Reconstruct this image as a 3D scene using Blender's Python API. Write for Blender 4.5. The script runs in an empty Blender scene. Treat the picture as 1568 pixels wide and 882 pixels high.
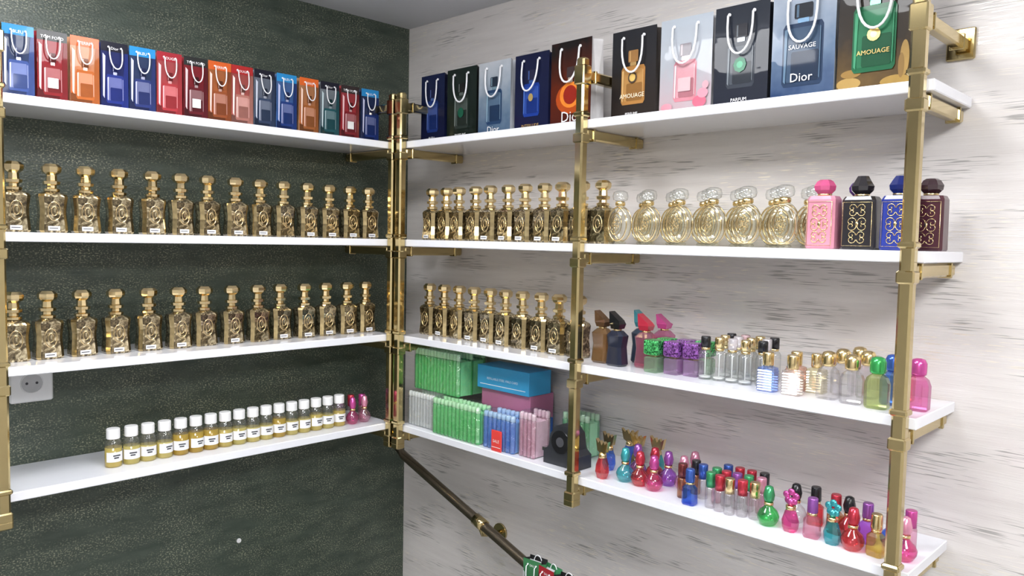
import bpy, bmesh, math, random
from mathutils import Matrix, Vector
random.seed(7)
scene = bpy.context.scene
try:
    scene.view_settings.view_transform = 'Standard'
except Exception:
    pass
ZC = 1.70                       # camera height
SH = [1.954, 1.696, 1.440, 1.198]   # shelf top heights
CEIL = 2.326

# ---------------------------------------------------------------- materials
def newmat(name):
    m = bpy.data.materials.new(name); m.use_nodes = True
    nt = m.node_tree
    return m, nt, nt.nodes, nt.links
_mc = {}
def pm(name, col, rough=0.5, metal=0.0, **kw):
    key = (name, tuple(col), rough, metal, tuple(sorted(kw.items())))
    if key in _mc: return _mc[key]
    m, nt, N, L = newmat(name)
    b = N['Principled BSDF']
    b.inputs['Base Color'].default_value = (*col, 1)
    b.inputs['Roughness'].default_value = rough
    b.inputs['Metallic'].default_value = metal
    if 'coat' in kw:
        b.inputs['Coat Weight'].default_value = kw['coat']
        b.inputs['Coat Roughness'].default_value = 0.04
    if 'spec' in kw: b.inputs['Specular IOR Level'].default_value = kw['spec']
    if 'emit' in kw:
        b.inputs['Emission Color'].default_value = (*col, 1)
        b.inputs['Emission Strength'].default_value = kw['emit']
    # faint procedural variation so nothing is a flat colour
    n = N.new('ShaderNodeTexNoise'); n.inputs['Scale'].default_value = kw.get('ns', 60)
    tc = N.new('ShaderNodeTexCoord'); L.new(tc.outputs['Object'], n.inputs['Vector'])
    mx = N.new('ShaderNodeMix'); mx.data_type = 'RGBA'
    a = kw.get('var', 0.12)
    mx.inputs['A'].default_value = (*[c*(1-a) for c in col], 1)
    mx.inputs['B'].default_value = (*[min(1, c*(1+a)) for c in col], 1)
    L.new(n.outputs['Fac'], mx.inputs['Factor']); L.new(mx.outputs['Result'], b.inputs['Base Color'])
    _mc[key] = m
    return m
def glass(name, col, gl=0.06, body=0.0, dark=0.7):
    key = ('g', name, tuple(col), gl, body)
    if key in _mc: return _mc[key]
    m, nt, N, L = newmat(name)
    N.remove(N['Principled BSDF'])
    out = N['Material Output']
    lw = N.new('ShaderNodeLayerWeight'); lw.inputs['Blend'].default_value = 0.5
    pw = N.new('ShaderNodeMath'); pw.operation = 'POWER'; pw.inputs[1].default_value = 3.0
    L.new(lw.outputs['Facing'], pw.inputs[0])
    cm = N.new('ShaderNodeMix'); cm.data_type = 'RGBA'
    cm.inputs['A'].default_value = (*col, 1); cm.inputs['B'].default_value = (*[c*dark for c in col], 1)
    L.new(pw.outputs[0], cm.inputs['Factor'])
    tr = N.new('ShaderNodeBsdfTransparent'); L.new(cm.outputs['Result'], tr.inputs['Color'])
    df = N.new('ShaderNodeBsdfDiffuse'); L.new(cm.outputs['Result'], df.inputs['Color'])
    m1 = N.new('ShaderNodeMixShader'); m1.inputs[0].default_value = body
    L.new(tr.outputs[0], m1.inputs[1]); L.new(df.outputs[0], m1.inputs[2])
    gs = N.new('ShaderNodeBsdfGlossy'); gs.inputs['Roughness'].default_value = 0.05
    ad = N.new('ShaderNodeMath'); ad.operation = 'MULTIPLY_ADD'; ad.inputs[1].default_value = 0.55; ad.inputs[2].default_value = gl
    ad.use_clamp = True
    L.new(pw.outputs[0], ad.inputs[0])
    m2 = N.new('ShaderNodeMixShader'); L.new(ad.outputs[0], m2.inputs[0])
    L.new(m1.outputs[0], m2.inputs[1]); L.new(gs.outputs[0], m2.inputs[2])
    L.new(m2.outputs[0], out.inputs['Surface'])
    _mc[key] = m
    return m
def grad(name, c1, c2, z0, z1, rough=0.4, c3=None):
    """vertical print gradient (printed artwork on paper)"""
    m, nt, N, L = newmat(name)
    b = N['Principled BSDF']; b.inputs['Roughness'].default_value = 0.5
    b.inputs['Specular IOR Level'].default_value = 0.15
    b.inputs['Coat Weight'].default_value = 0.22; b.inputs['Coat Roughness'].default_value = 0.02
    tc = N.new('ShaderNodeTexCoord'); sp = N.new('ShaderNodeSeparateXYZ')
    L.new(tc.outputs['Object'], sp.inputs[0])
    ns = N.new('ShaderNodeTexNoise'); ns.inputs['Scale'].default_value = 25; ns.inputs['Detail'].default_value = 3
    L.new(tc.outputs['Object'], ns.inputs['Vector'])
    mr = N.new('ShaderNodeMapRange'); mr.inputs['From Min'].default_value = z0; mr.inputs['From Max'].default_value = z1
    L.new(sp.outputs['Z'], mr.inputs['Value'])
    ad = N.new('ShaderNodeMath'); ad.operation = 'MULTIPLY_ADD'; ad.inputs[1].default_value = 0.5
    L.new(ns.outputs['Fac'], ad.inputs[0])
    sb = N.new('ShaderNodeMath'); sb.operation = 'SUBTRACT'; sb.inputs[1].default_value = 0.25
    L.new(mr.outputs[0], ad.inputs[2]); L.new(ad.outputs[0], sb.inputs[0])
    cr = N.new('ShaderNodeValToRGB')
    cr.color_ramp.elements[0].color = (*c1, 1); cr.color_ramp.elements[1].color = (*c2, 1)
    if c3:
        e = cr.color_ramp.elements.new(0.5); e.color = (*c3, 1)
    L.new(sb.outputs[0], cr.inputs[0]); L.new(cr.outputs[0], b.inputs['Base Color'])
    # slightly wavy paper
    bp = N.new('ShaderNodeBump'); bp.inputs['Strength'].default_value = .25; bp.inputs['Distance'].default_value = .004
    n2 = N.new('ShaderNodeTexNoise'); n2.inputs['Scale'].default_value = 14; L.new(tc.outputs['Object'], n2.inputs['Vector'])
    L.new(n2.outputs['Fac'], bp.inputs['Height']); L.new(bp.outputs[0], b.inputs['Coat Normal'])
    return m

BRASS = pm('polished_brass', (0.60, 0.48, 0.24), 0.12, 1.0, var=0.06)
GOLD = pm('gold_metal', (0.84, 0.67, 0.38), 0.16, 1.0, var=0.1)
GOLDB = pm('bright_gold_cap', (0.84, 0.66, 0.34), 0.22, 1.0, var=0.08)
BRONZE = pm('dark_bronze', (0.20, 0.165, 0.12), 0.25, 0.9)
WHITEP = pm('white_laminate', (0.86, 0.87, 0.92), 0.14, 0.0, var=0.02, coat=0.4)
PAPER = pm('white_paper', (0.85, 0.85, 0.86), 0.45, var=0.03)
CORD = pm('white_cord', (0.88, 0.88, 0.9), 0.6, var=0.05)
BLACK = pm('black_plastic', (0.012, 0.012, 0.014), 0.25)
INK = pm('black_ink', (0.03, 0.03, 0.04), 0.5)
CAPW = pm('white_cap_plastic', (0.86, 0.86, 0.86), 0.3, var=0.03)
CLEAR = glass('clear_glass', (0.96, 0.97, 0.965), 0.09, 0.03, 0.7)

def crystal_mat():
    m, nt, N, L = newmat('smoked_gold_crystal')
    b = N['Principled BSDF']
    tc = N.new('ShaderNodeTexCoord')
    n = N.new('ShaderNodeTexNoise'); n.inputs['Scale'].default_value = 70; n.inputs['Detail'].default_value = 2
    n.inputs['Distortion'].default_value = 1.5
    L.new(tc.outputs['Object'], n.inputs['Vector'])
    cr = N.new('ShaderNodeValToRGB'); e = cr.color_ramp.elements
    e[0].position = 0.36; e[0].color = (0.06, 0.044, 0.022, 1)
    e[1].position = 0.66; e[1].color = (0.88, 0.76, 0.50, 1)
    k = e.new(0.51); k.color = (0.26, 0.20, 0.105, 1)
    L.new(n.outputs['Fac'], cr.inputs[0]); L.new(cr.outputs[0], b.inputs['Base Color'])
    b.inputs['Metallic'].default_value = 0.9; b.inputs['Roughness'].default_value = 0.14
    b.inputs['Coat Weight'].default_value = 0.8; b.inputs['Coat Roughness'].default_value = 0.03
    bp = N.new('ShaderNodeBump'); bp.inputs['Strength'].default_value = 0.18; bp.inputs['Distance'].default_value = 0.002
    L.new(n.outputs['Fac'], bp.inputs['Height']); L.new(bp.outputs[0], b.inputs['Normal'])
    return m
CRY = crystal_mat()
CRYE = pm('amber_gold_edge', (0.50, 0.39, 0.20), 0.12, 0.95, var=0.5, ns=90)

def wall_right_mat():
    m, nt, N, L = newmat('streaked_cream_wallpaper')
    b = N['Principled BSDF']; tc = N.new('ShaderNodeTexCoord')
    def noise(sc, detail=2, scale=1.0, off=(0, 0, 0), dist=0):
        mp = N.new('ShaderNodeMapping'); mp.inputs['Scale'].default_value = sc; mp.inputs['Location'].default_value = off
        L.new(tc.outputs['Object'], mp.inputs['Vector'])
        n = N.new('ShaderNodeTexNoise'); n.inputs['Scale'].default_value = scale; n.inputs['Detail'].default_value = detail
        n.inputs['Distortion'].default_value = dist
        L.new(mp.outputs[0], n.inputs['Vector']); return n.outputs['Fac']
    def ramp(v, a, c, t=1.0):
        r = N.new('ShaderNodeMapRange'); r.inputs['From Min'].default_value = a; r.inputs['From Max'].default_value = c
        r.inputs['To Max'].default_value = t
        L.new(v, r.inputs['Value']); return r.outputs[0]
    def mul(a, c):
        r = N.new('ShaderNodeMath'); r.operation = 'MULTIPLY'; L.new(a, r.inputs[0]); L.new(c, r.inputs[1]); return r.outputs[0]
    lines = ramp(noise((1, 13, 430), 1), 0.55, 0.61)
    clump = ramp(noise((1, 4.5, 17), 2, off=(0, 3.1, 7.7)), 0.53, 0.59, .68)
    fac = mul(lines, clump)
    fine = ramp(noise((1, 22, 420), 2, off=(0, 1, 2)), 0.58, 0.66)
    spark = mul(fine, ramp(noise((1, 3.5, 9), 2, off=(0, 9, 4)), 0.45, 0.6))
    base = N.new('ShaderNodeMix'); base.data_type = 'RGBA'
    base.inputs['A'].default_value = (0.67, 0.63, 0.605, 1); base.inputs['B'].default_value = (0.75, 0.715, 0.69, 1)
    L.new(ramp(noise((1, 4, 60), 4), 0.3, 0.7), base.inputs['Factor'])
    m1 = N.new('ShaderNodeMix'); m1.data_type = 'RGBA'; m1.inputs['B'].default_value = (0.23, 0.22, 0.205, 1)
    L.new(base.outputs['Result'], m1.inputs['A'])
    L.new(fac, m1.inputs['Factor'])
    m2 = N.new('ShaderNodeMix'); m2.data_type = 'RGBA'; m2.inputs['B'].default_value = (0.88, 0.82, 0.72, 1)
    L.new(m1.outputs['Result'], m2.inputs['A']); L.new(spark, m2.inputs['Factor'])
    L.new(m2.outputs['Result'], b.inputs['Base Color'])
    mt = N.new('ShaderNodeMath'); mt.operation = 'MULTIPLY'; mt.inputs[1].default_value = 0.6
    L.new(spark, mt.inputs[0]); L.new(mt.outputs[0], b.inputs['Metallic'])
    b.inputs['Roughness'].default_value = 0.42
    bp = N.new('ShaderNodeBump'); bp.inputs['Strength'].default_value = 0.25; bp.inputs['Distance'].default_value = 0.001
    L.new(lines, bp.inputs['Height']); L.new(bp.outputs[0], b.inputs['Normal'])
    return m
def wall_left_mat():
    m, nt, N, L = newmat('dark_green_flecked_wallpaper')
    b = N['Principled BSDF']; tc = N.new('ShaderNodeTexCoord')
    def noise(sc, detail=2, off=(0, 0, 0)):
        mp = N.new('ShaderNodeMapping'); mp.inputs['Scale'].default_value = sc; mp.inputs['Location'].default_value = off
        L.new(tc.outputs['Object'], mp.inputs['Vector'])
        n = N.new('ShaderNodeTexNoise'); n.inputs['Scale'].default_value = 1; n.inputs['Detail'].default_value = detail
        L.new(mp.outputs[0], n.inputs['Vector']); return n.outputs['Fac']
    def ramp(v, a, c):
        r = N.new('ShaderNodeMapRange'); r.inputs['From Min'].default_value = a; r.inputs['From Max'].default_value = c
        L.new(v, r.inputs['Value']); return r.outputs[0]
    def op(o, a, c):
        r = N.new('ShaderNodeMath'); r.operation = o; L.new(a, r.inputs[0])
        if isinstance(c, float): r.inputs[1].default_value = c
        else: L.new(c, r.inputs[1])
        return r.outputs[0]
    fleck = ramp(noise((230, 1, 340), 3), 0.53, 0.64)
    cl = ramp(noise((8, 1, 24), 4, (3, 0, 5)), 0.34, 0.66)
    fac = op('MULTIPLY', op('MULTIPLY', fleck, cl), .85)
    base = N.new('ShaderNodeMix'); base.data_type = 'RGBA'
    base.inputs['A'].default_value = (0.032, 0.048, 0.036, 1); base.inputs['B'].default_value = (0.060, 0.080, 0.060, 1)
    L.new(ramp(noise((14, 1, 50), 5, (1, 0, 1)), 0.32, 0.68), base.inputs['Factor'])
    m1 = N.new('ShaderNodeMix'); m1.data_type = 'RGBA'; m1.inputs['B'].default_value = (0.40, 0.40, 0.29, 1)
    L.new(base.outputs['Result'], m1.inputs['A']); L.new(fac, m1.inputs['Factor'])
    L.new(m1.outputs['Result'], b.inputs['Base Color'])
    L.new(op('MULTIPLY', fac, 0.5), b.inputs['Metallic'])
    b.inputs['Roughness'].default_value = 0.38
    bp = N.new('ShaderNodeBump'); bp.inputs['Strength'].default_value = 0.7; bp.inputs['Distance'].default_value = 0.0015
    L.new(noise((160, 1, 260), 3), bp.inputs['Height']); L.new(bp.outputs[0], b.inputs['Normal'])
    return m

# ---------------------------------------------------------------- mesh builder
class MB:
    def __init__(s): s.v = []; s.f = []; s.m = []; s.s = []; s.mats = []
    def mi(s, mt):
        if mt not in s.mats: s.mats.append(mt)
        return s.mats.index(mt)
    def face(s, idx, mt, sm=False): s.f.append(idx); s.m.append(s.mi(mt)); s.s.append(sm)
    def poly(s, pts, mt):
        k = len(s.v); s.v += [tuple(p) for p in pts]; s.face(list(range(k, k+len(pts))), mt)
    def loft(s, secs, mt, cap=True, sm=False, mt2=None):
        k = len(s.v); n = len(secs[0])
        for sec in secs: s.v += [tuple(p) for p in sec]
        for i in range(len(secs)-1):
            for j in range(n):
                a = k+i*n+j; b = k+i*n+(j+1) % n
                s.face([a, b, b+n, a+n], (mt2 if (mt2 and j % 2) else mt), sm)
        if cap:
            s.face([k+j for j in range(n)][::-1], mt, False)
            s.face([k+(len(secs)-1)*n+j for j in range(n)], mt, False)
    def lathe(s, prof, mt, n=16, c=(0, 0), sx=1, sy=1, sm=True, rot=0, cap=True):
        secs = []
        for r, z in prof:
            secs.append([(c[0]+sx*r*math.cos(rot+2*math.pi*j/n), c[1]+sy*r*math.sin(rot+2*math.pi*j/n), z) for j in range(n)])
        s.loft(secs, mt, cap, sm)
    def crect(s, secs, mt, mt2=None, c=(0, 0), sm=False):
        """secs: (w,d,chamfer,z)"""
        S = []
        for w, d, ch, z in secs:
            x = w/2; y = d/2
            S.append([(c[0]+a, c[1]+b, z) for a, b in [(-x+ch, -y), (x-ch, -y), (x, -y+ch), (x, y-ch), (x-ch, y), (-x+ch, y), (-x, y-ch), (-x, -y+ch)]])
        s.loft(S, mt, True, sm, mt2)
    def box(s, x0, x1, y0, y1, z0, z1, mt, ch=0.0):
        if ch <= 0:
            s.loft([[(x0, y0, z), (x1, y0, z), (x1, y1, z), (x0, y1, z)] for z in (z0, z1)], mt)
        else:
            w = x1-x0; d = y1-y0
            s.crect([(w-2*ch, d-2*ch, ch*.6, z0), (w, d, ch, z0+ch), (w, d, ch, z1-ch), (w-2*ch, d-2*ch, ch*.6, z1)], mt, c=((x0+x1)/2, (y0+y1)/2))
    def tube(s, path, r, mt, n=6, closed=False):
        P = [Vector(p) for p in path]; secs = []
        for i, p in enumerate(P):
            if closed: t = P[(i+1) % len(P)]-P[i-1]
            else: t = P[min(i+1, len(P)-1)]-P[max(i-1, 0)]
            t.normalize()
            up = Vector((0, 1, 0)) if abs(t.y) < .9 else Vector((1, 0, 0))
            a = t.cross(up).normalized(); b = t.cross(a)
            secs.append([tuple(p+a*(r*math.cos(2*math.pi*j/n))+b*(r*math.sin(2*math.pi*j/n))) for j in range(n)])
        if closed: secs.append(secs[0])
        s.loft(secs, mt, not closed, True)
    def sphere(s, c, rx, ry, rz, mt, n=16, m=10):
        secs = []
        for i in range(m+1):
            a = -math.pi/2+math.pi*i/m; a = max(-1.5, min(1.5, a))
            secs.append([(c[0]+rx*math.cos(a)*math.cos(2*math.pi*j/n), c[1]+ry*math.cos(a)*math.sin(2*math.pi*j/n), c[2]+rz*math.sin(a)) for j in range(n)])
        s.loft(secs, mt, True, True)
    def mesh(s, name):
        me = bpy.data.meshes.new(name); me.from_pydata(s.v, [], s.f)
        for m in s.mats: me.materials.append(m)
        for i, p in enumerate(me.polygons): p.material_index = s.m[i]; p.use_smooth = s.s[i]
        bm = bmesh.new(); bm.from_mesh(me); bmesh.ops.recalc_face_normals(bm, faces=bm.faces)
        bm.to_mesh(me); bm.free(); me.update()
        return me
def obj(name, me, loc=(0, 0, 0), rz=0, rx=0, parent=None):
    if isinstance(me, MB): me = me.mesh(name)
    o = bpy.data.objects.new(name, me); scene.collection.objects.link(o)
    o.rotation_mode = 'XYZ'
    o.location = loc; o.rotation_euler = (rx, 0, rz)
    if parent: o.parent = parent
    return o
def empty(name):
    e = bpy.data.objects.new(name, None); scene.collection.objects.link(e); e.empty_display_size = 0.1; return e
def place(name, me, side, s, off, shelf, turn=0, rx=0, dz=0, parent=None):
    z = SH[shelf]+0.0003+dz
    if side == 'L': return obj(name, me, (-s, -off, z), math.radians(turn), rx, parent)
    return obj(name, me, (-off, -s, z), math.radians(-90+turn), rx, parent)
_tc = {}
def text_pts(txt, size):
    if (txt, size) in _tc: return _tc[(txt, size)]
    cu = bpy.data.curves.new('t', 'FONT'); cu.body = txt; cu.size = size; cu.align_x = 'CENTER'; cu.resolution_u = 2
    o = bpy.data.objects.new('t', cu); scene.collection.objects.link(o)
    dg = bpy.context.evaluated_depsgraph_get(); me = o.evaluated_get(dg).to_mesh()
    r = ([tuple(v.co) for v in me.vertices], [list(p.vertices) for p in me.polygons])
    o.evaluated_get(dg).to_mesh_clear(); bpy.data.objects.remove(o); bpy.data.curves.remove(cu)
    _tc[(txt, size)] = r; return r
def add_text(b, txt, size, x, y, z, mt):
    V, F = text_pts(txt, size); k = len(b.v)
    b.v += [(x+v[0], y, z+v[1]) for v in V]
    for f in F: b.face([k+i for i in f], mt)

# ---------------------------------------------------------------- room
X0, Y0 = -3.3, -3.7
def slab(name, x0, x1, y0, y1, z0, z1, mt):
    b = MB(); b.box(x0, x1, y0, y1, z0, z1, mt); return obj(name, b)
slab('wall_left', X0, 0.0, 0, 0.12, 0, CEIL, wall_left_mat())
slab('wall_right', 0, 0.12, Y0, 0.12, 0, CEIL, wall_right_mat())
plain = pm('plain_plaster', (0.70, 0.69, 0.68), 0.7, var=0.05, ns=4)
slab('wall_rear', X0, 0.0, Y0-.12, Y0, 0, CEIL, plain)
slab('wall_entrance', X0-.12, X0, Y0-.12, 0.12, 0, CEIL, plain)
slab('ceiling', X0-.12, .12, Y0-.12, .12, CEIL, CEIL+.1, pm('ceiling_paint', (0.70, 0.71, 0.75), 0.6, var=0.02, ns=3))
def floor_mat():
    m, nt, N, L = newmat('grey_floor_tile'); b = N['Principled BSDF']; tc = N.new('ShaderNodeTexCoord')
    br = N.new('ShaderNodeTexBrick'); br.offset = 0; br.inputs['Scale'].default_value = 1
    br.inputs['Brick Width'].default_value = .6; br.inputs['Row Height'].default_value = .6; br.inputs['Mortar Size'].default_value = .004
    br.inputs['Color1'].default_value = (.50, .49, .48, 1); br.inputs['Color2'].default_value = (.55, .54, .53, 1); br.inputs['Mortar'].default_value = (.2, .19, .18, 1)
    L.new(tc.outputs['Object'], br.inputs['Vector']); L.new(br.outputs['Color'], b.inputs['Base Color']); b.inputs['Roughness'].default_value = .25
    return m
slab('floor', X0-.12, .12, Y0-.12, .12, -.1, 0, floor_mat())
# door added behind the viewer, unseen, as a dark shape for brass to reflect
b = MB(); WD = pm('dark_wood', (0.07, 0.04, 0.025), 0.35, ns=8, var=.3)
Yd = Y0+.002
b.box(-2.3, -1.4, Yd, Yd+.04, 0.001, 2.05, WD); b.box(-2.2, -1.5, Yd+.04, Yd+.05, 1.1, 1.95, WD, .004); b.box(-2.2, -1.5, Yd+.04, Yd+.05, .12, .95, WD, .004)
b.tube([(-1.47, Yd+.04, 1.0), (-1.47, Yd+.09, 1.0), (-1.58, Yd+.09, 1.0)], .009, BRASS)
obj('reflection_door_1', b)
# surface-mounted ceiling LED panels (diffuser glows on the face and the sides)
LED = pm('led_diffuser', (0.97, 0.98, 1.0), 0.5, emit=30.0, var=0.0)
def led(x, y, w, d):
    b = MB(); b.box(-w/2-.01, w/2+.01, -d/2-.01, d/2+.01, -.006, 0, CAPW, .001)
    b.box(-w/2, w/2, -d/2, d/2, -.036, -.0062, LED)
    obj('ceiling_led_panel', b, (x, y, CEIL-.0005))
led(-0.72, -1.25, .28, .28); led(-1.10, -0.66, .32, .32); led(-1.0, -2.3, .5, .5); led(-2.35, -2.3, .5, .5)

# ---------------------------------------------------------------- shelving
PO = 0.2125; PW = 0.0105
TOPZ = ZC+.378; BOTZ = ZC-.560
def post_mesh(b, x, y, side):
    c = PW*.35
    b.crect([(2*PW-.004, 2*PW-.004, c, BOTZ), (2*PW, 2*PW, c, BOTZ+.003), (2*PW, 2*PW, c, TOPZ-.003), (2*PW-.004, 2*PW-.004, c, TOPZ)], BRASS, c=(x, y))
    w = PW+.003
    for z in SH:
        for a, d in ((z-.050, z-.030), (z+.004, z+.014)):
            b.box(x-w, x+w, y-w, y+w, a, d, BRASS, .0025)
    b.box(x-w, x+w, y-w, y+w, TOPZ-.055, TOPZ-.015, BRASS, .0025)
    b.box(x-w, x+w, y-w, y+w, BOTZ-.004, BOTZ+.012, BRASS, .0025)
def bracket(b, x, y, side, z, h=.011, wd=.009):
    if side == 'R':
        b.box(x+PW, -.0005, y-wd, y+wd, z-h, z+h, BRASS, .003)
        b.box(x+PW+.018, x+PW+.024, y-wd-.0025, y+wd+.0025, z-h-.0025, z+h+.0015, BRASS, .001)
        b.box(-.030, -.024, y-wd-.0025, y+wd+.0025, z-h-.0025, z+h+.0015, BRASS, .001)
    else:
        b.box(x-wd, x+wd, y+PW, -.0005, z-h, z+h, BRASS, .003)
        b.box(x-wd-.0025, x+wd+.0025, -.030, -.024, z-h-.0025, z+h+.0015, BRASS, .001)
units = {}
def unit(side, posts, s0, s1):
    e = empty('shelving_unit'); units[side] = e
    for i, s in enumerate(posts):
        x, y = (-s, -PO) if side == 'L' else (-PO, -s)
        b = MB(); post_mesh(b, x, y, side); obj('post_%d' % (i+1), b, parent=e)
        b = MB()
        for z in SH: bracket(b, x, y, side, z-.0185-.0125)
        bracket(b, x, y, side, TOPZ-.035)
        zc = TOPZ-.035
        if side == 'R': b.box(-.008, -.0005, y-.022, y+.022, zc-.026, zc+.026, BRASS, .002)
        else: b.box(x-.022, x+.022, -.008, -.0005, zc-.026, zc+.026, BRASS, .002)
        obj('brackets_%d' % (i+1), b, parent=e)
    for i, z in enumerate(SH):
        b = MB()
        if side == 'L': b.box(-s1, -s0, -.2, -.001, z-.018, z, WHITEP, .0015)
        else: b.box(-.2, -.001, -s1, -s0, z-.018, z, WHITEP, .0015)
        obj('shelf_board_%d' % (i+1), b, parent=e)
unit('L', [1.112, 0.2145], .203, 1.125)
unit('R', [0.245, 0.8535, 1.500], .232, 1.520)

# ---------------------------------------------------------------- wall details
b = MB()   # power socket
SK = pm('socket_plastic', (0.74, 0.75, 0.76), 0.3, var=.02)
b.box(-.041, .041, -.010, -.0005, -.041, .041, SK, .003)
b.lathe([(.022, 0), (.021, .0002)], pm('socket_recess', (0.45, 0.46, 0.47), .4), 24)
k = len(b.v)
for i in range(k-48, k):
    x, y, z = b.v[i]; b.v[i] = (x, -.0102-z, y)
for sx in (-.0095, .0095):
    b.tube([(sx, -.0103, 0), (sx, -.0109, 0)], .0028, INK, 10)
b.tube([(.021*math.cos(a*math.pi/12), -.0106, .021*math.sin(a*math.pi/12)) for a in range(24)], .0012, SK, 6, True)
obj('power_socket', b, (-1.012, 0, ZC-.327))
b = MB(); b.tube([(0, 0, 0), (0, -.004, 0)], .006, PAPER, 10); b.tube([(0, -.004, 0), (0, -.007, 0)], .003, PAPER, 8)
obj('white_wall_chip', b, (-.542, -.0002, ZC-.800), parent=units['L'])  # white paint chip on the wall, modelled as a small plug, grouped with shelving
# handrail
e = empty('handrail')
b = MB()
path = [(-.075, -.045, ZC-.60), (-.078, -.065, ZC-.618), (-.08, -.10, ZC-.638)]
for s in (.2, .3, .4, .5, .6, .69): path.append((-.08, -s, ZC-.630-(s-.075)*.337))
path += [(-.065, -.712, ZC-.843), (-.03, -.720, ZC-.845), (-.001, -.720, ZC-.845)]
b.tube(path, .013, BRONZE, 12)
obj('rail_tube', b, parent=e)
for s in (.431,):
    b = MB(); z = ZC-.630-(s-.075)*.337
    b.tube([(-.08, -s+.018, z+.006), (-.08, -s-.018, z-.006)], .0165, BRASS, 14)
    b.tube([(-.08, -s, z-.010), (-.07, -s, z-.035), (-.03, -s, z-.045), (-.001, -s, z-.045)], .006, BRASS, 8)
    b.tube([(-.006, -s, z-.045), (-.0006, -s, z-.045)], .024, BRASS, 16)
    obj('rail_bracket', b, parent=e)

# ---------------------------------------------------------------- crystal bottles
def crystal_bottle(label):
    b = MB()
    b.crect([(.047, .035, .006, 0), (.052, .039, .007, .004), (.051, .038, .007, .014), (.0475, .035, .007, .036), (.0475, .035, .007, .048),
             (.053, .039, .008, .072), (.050, .036, .009, .077), (.028, .024, .007, .082)], CRY, CRYE)
    b.lathe([(.009, .081), (.0145, .083), (.015, .088), (.0095, .090), (.009, .095), (.0150, .097), (.0160, .103), (.0105, .105), (.0095, .116),
             (.0165, .121), (.0182, .125), (.0182, .132), (.012, .138)], GOLD, 8, sm=False, rot=math.pi/8)
    for sg in (-1, 1):
        b.tube([(.0115*math.cos(a*math.pi/8), sg*.0182, .043+.019*math.sin(a*math.pi/8)) for a in range(16)], .0010, GOLD, 5, True)
        b.tube([(.0055*math.cos(a*math.pi/6), sg*.0182, .043+.009*math.sin(a*math.pi/6)) for a in range(12)], .0008, GOLD, 5, True)
    if label:
        b.poly([(-.012, -.0208, .0045), (.009, -.0208, .0045), (.009, -.0203, .0130), (-.012, -.0203, .0130)], PAPER)
        b.box(-.010, .006, -.0209, -.0205, .0080, .0097, INK)
    return b.mesh('crystal_perfume_bottle')
CB = [crystal_bottle(0), crystal_bottle(1)]
def crow(side, ss, off, shelf, pl=.75):
    e = empty('crystal_perfume_bottle_row')
    for i, s in enumerate(ss):
        place('crystal_bottle_%d' % (i+1), CB[1 if random.random() < pl else 0], side, s/1000, off+random.uniform(-.004, .004), shelf, random.uniform(-4, 4), parent=e)
crow('L', [1064, 998, 935, 868, 801, 738, 675, 609, 543, 480, 414, 348, 286, 226], .12, 1)
crow('L', [1069, 1009, 944, 878, 810, 745, 683, 617, 552, 488, 424, 358, 293, 231], .12, 2)
crow('R', [262, 319, 376, 434, 492, 550, 609, 668, 727, 784, 840], .12, 1, .4)
crow('R', [262, 319, 376, 434, 492, 550, 609, 668, 727, 784], .12, 2, .4)

# ---------------------------------------------------------------- sample vials
OIL = [(0.90, 0.76, 0.25), (0.93, 0.82, 0.32), (0.82, 0.60, 0.12), (0.90, 0.80, 0.30)]
def vial(k):
    b = MB(); lq = glass('perfume_oil_%d' % k, OIL[k], .04, .35, .8); f = [.042, .036, .047, .040][k]
    b.lathe([(.0145, 0), (.0168, .0025), (.0168, f)], lq, 20)
    b.lathe([(.0169, f), (.0169, .050), (.0145, .056), (.011, .059), (.011, .062)], CLEAR, 20, cap=False)
    b.lathe([(.0125, .060), (.0136, .061), (.0136, .080), (.0126, .082)], CAPW, 24, sm=False)
    n = 12; secs = []
    for z in (.012, .033):
        secs.append([(.0173*math.sin(a), -.0173*math.cos(a), z) for a in [(-1.25+2.5*j/n) for j in range(n+1)]])
    kk = len(b.v); b.v += secs[0]+secs[1]
    for j in range(n): b.face([kk+j, kk+j+1, kk+n+2+j, kk+n+1+j], PAPER, True)
    for (x0, x1, z) in ((-.008, .007, .0245), (-.006, .004, .0195)):
        b.v += [(x, -.0176, zz) for x, zz in ((x0, z), (x1, z), (x1, z+.0028), (x0, z+.0028))]; q = len(b.v); b.face([q-4, q-3, q-2, q-1], INK)
    return b.mesh('sample_vial')
VI = [vial(i) for i in range(4)]
e = empty('sample_oil_vial_row')
for i, s in enumerate([893, 856, 821, 785, 749, 714, 679, 644, 609, 574, 539, 504, 469, 434, 399, 364, 329]):
    place('vial_%d' % (i+1), VI[random.choice([0, 1, 3, 0, 2])], 'L', s/1000, .14, 3, random.uniform(-25, 15), parent=e)

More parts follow.
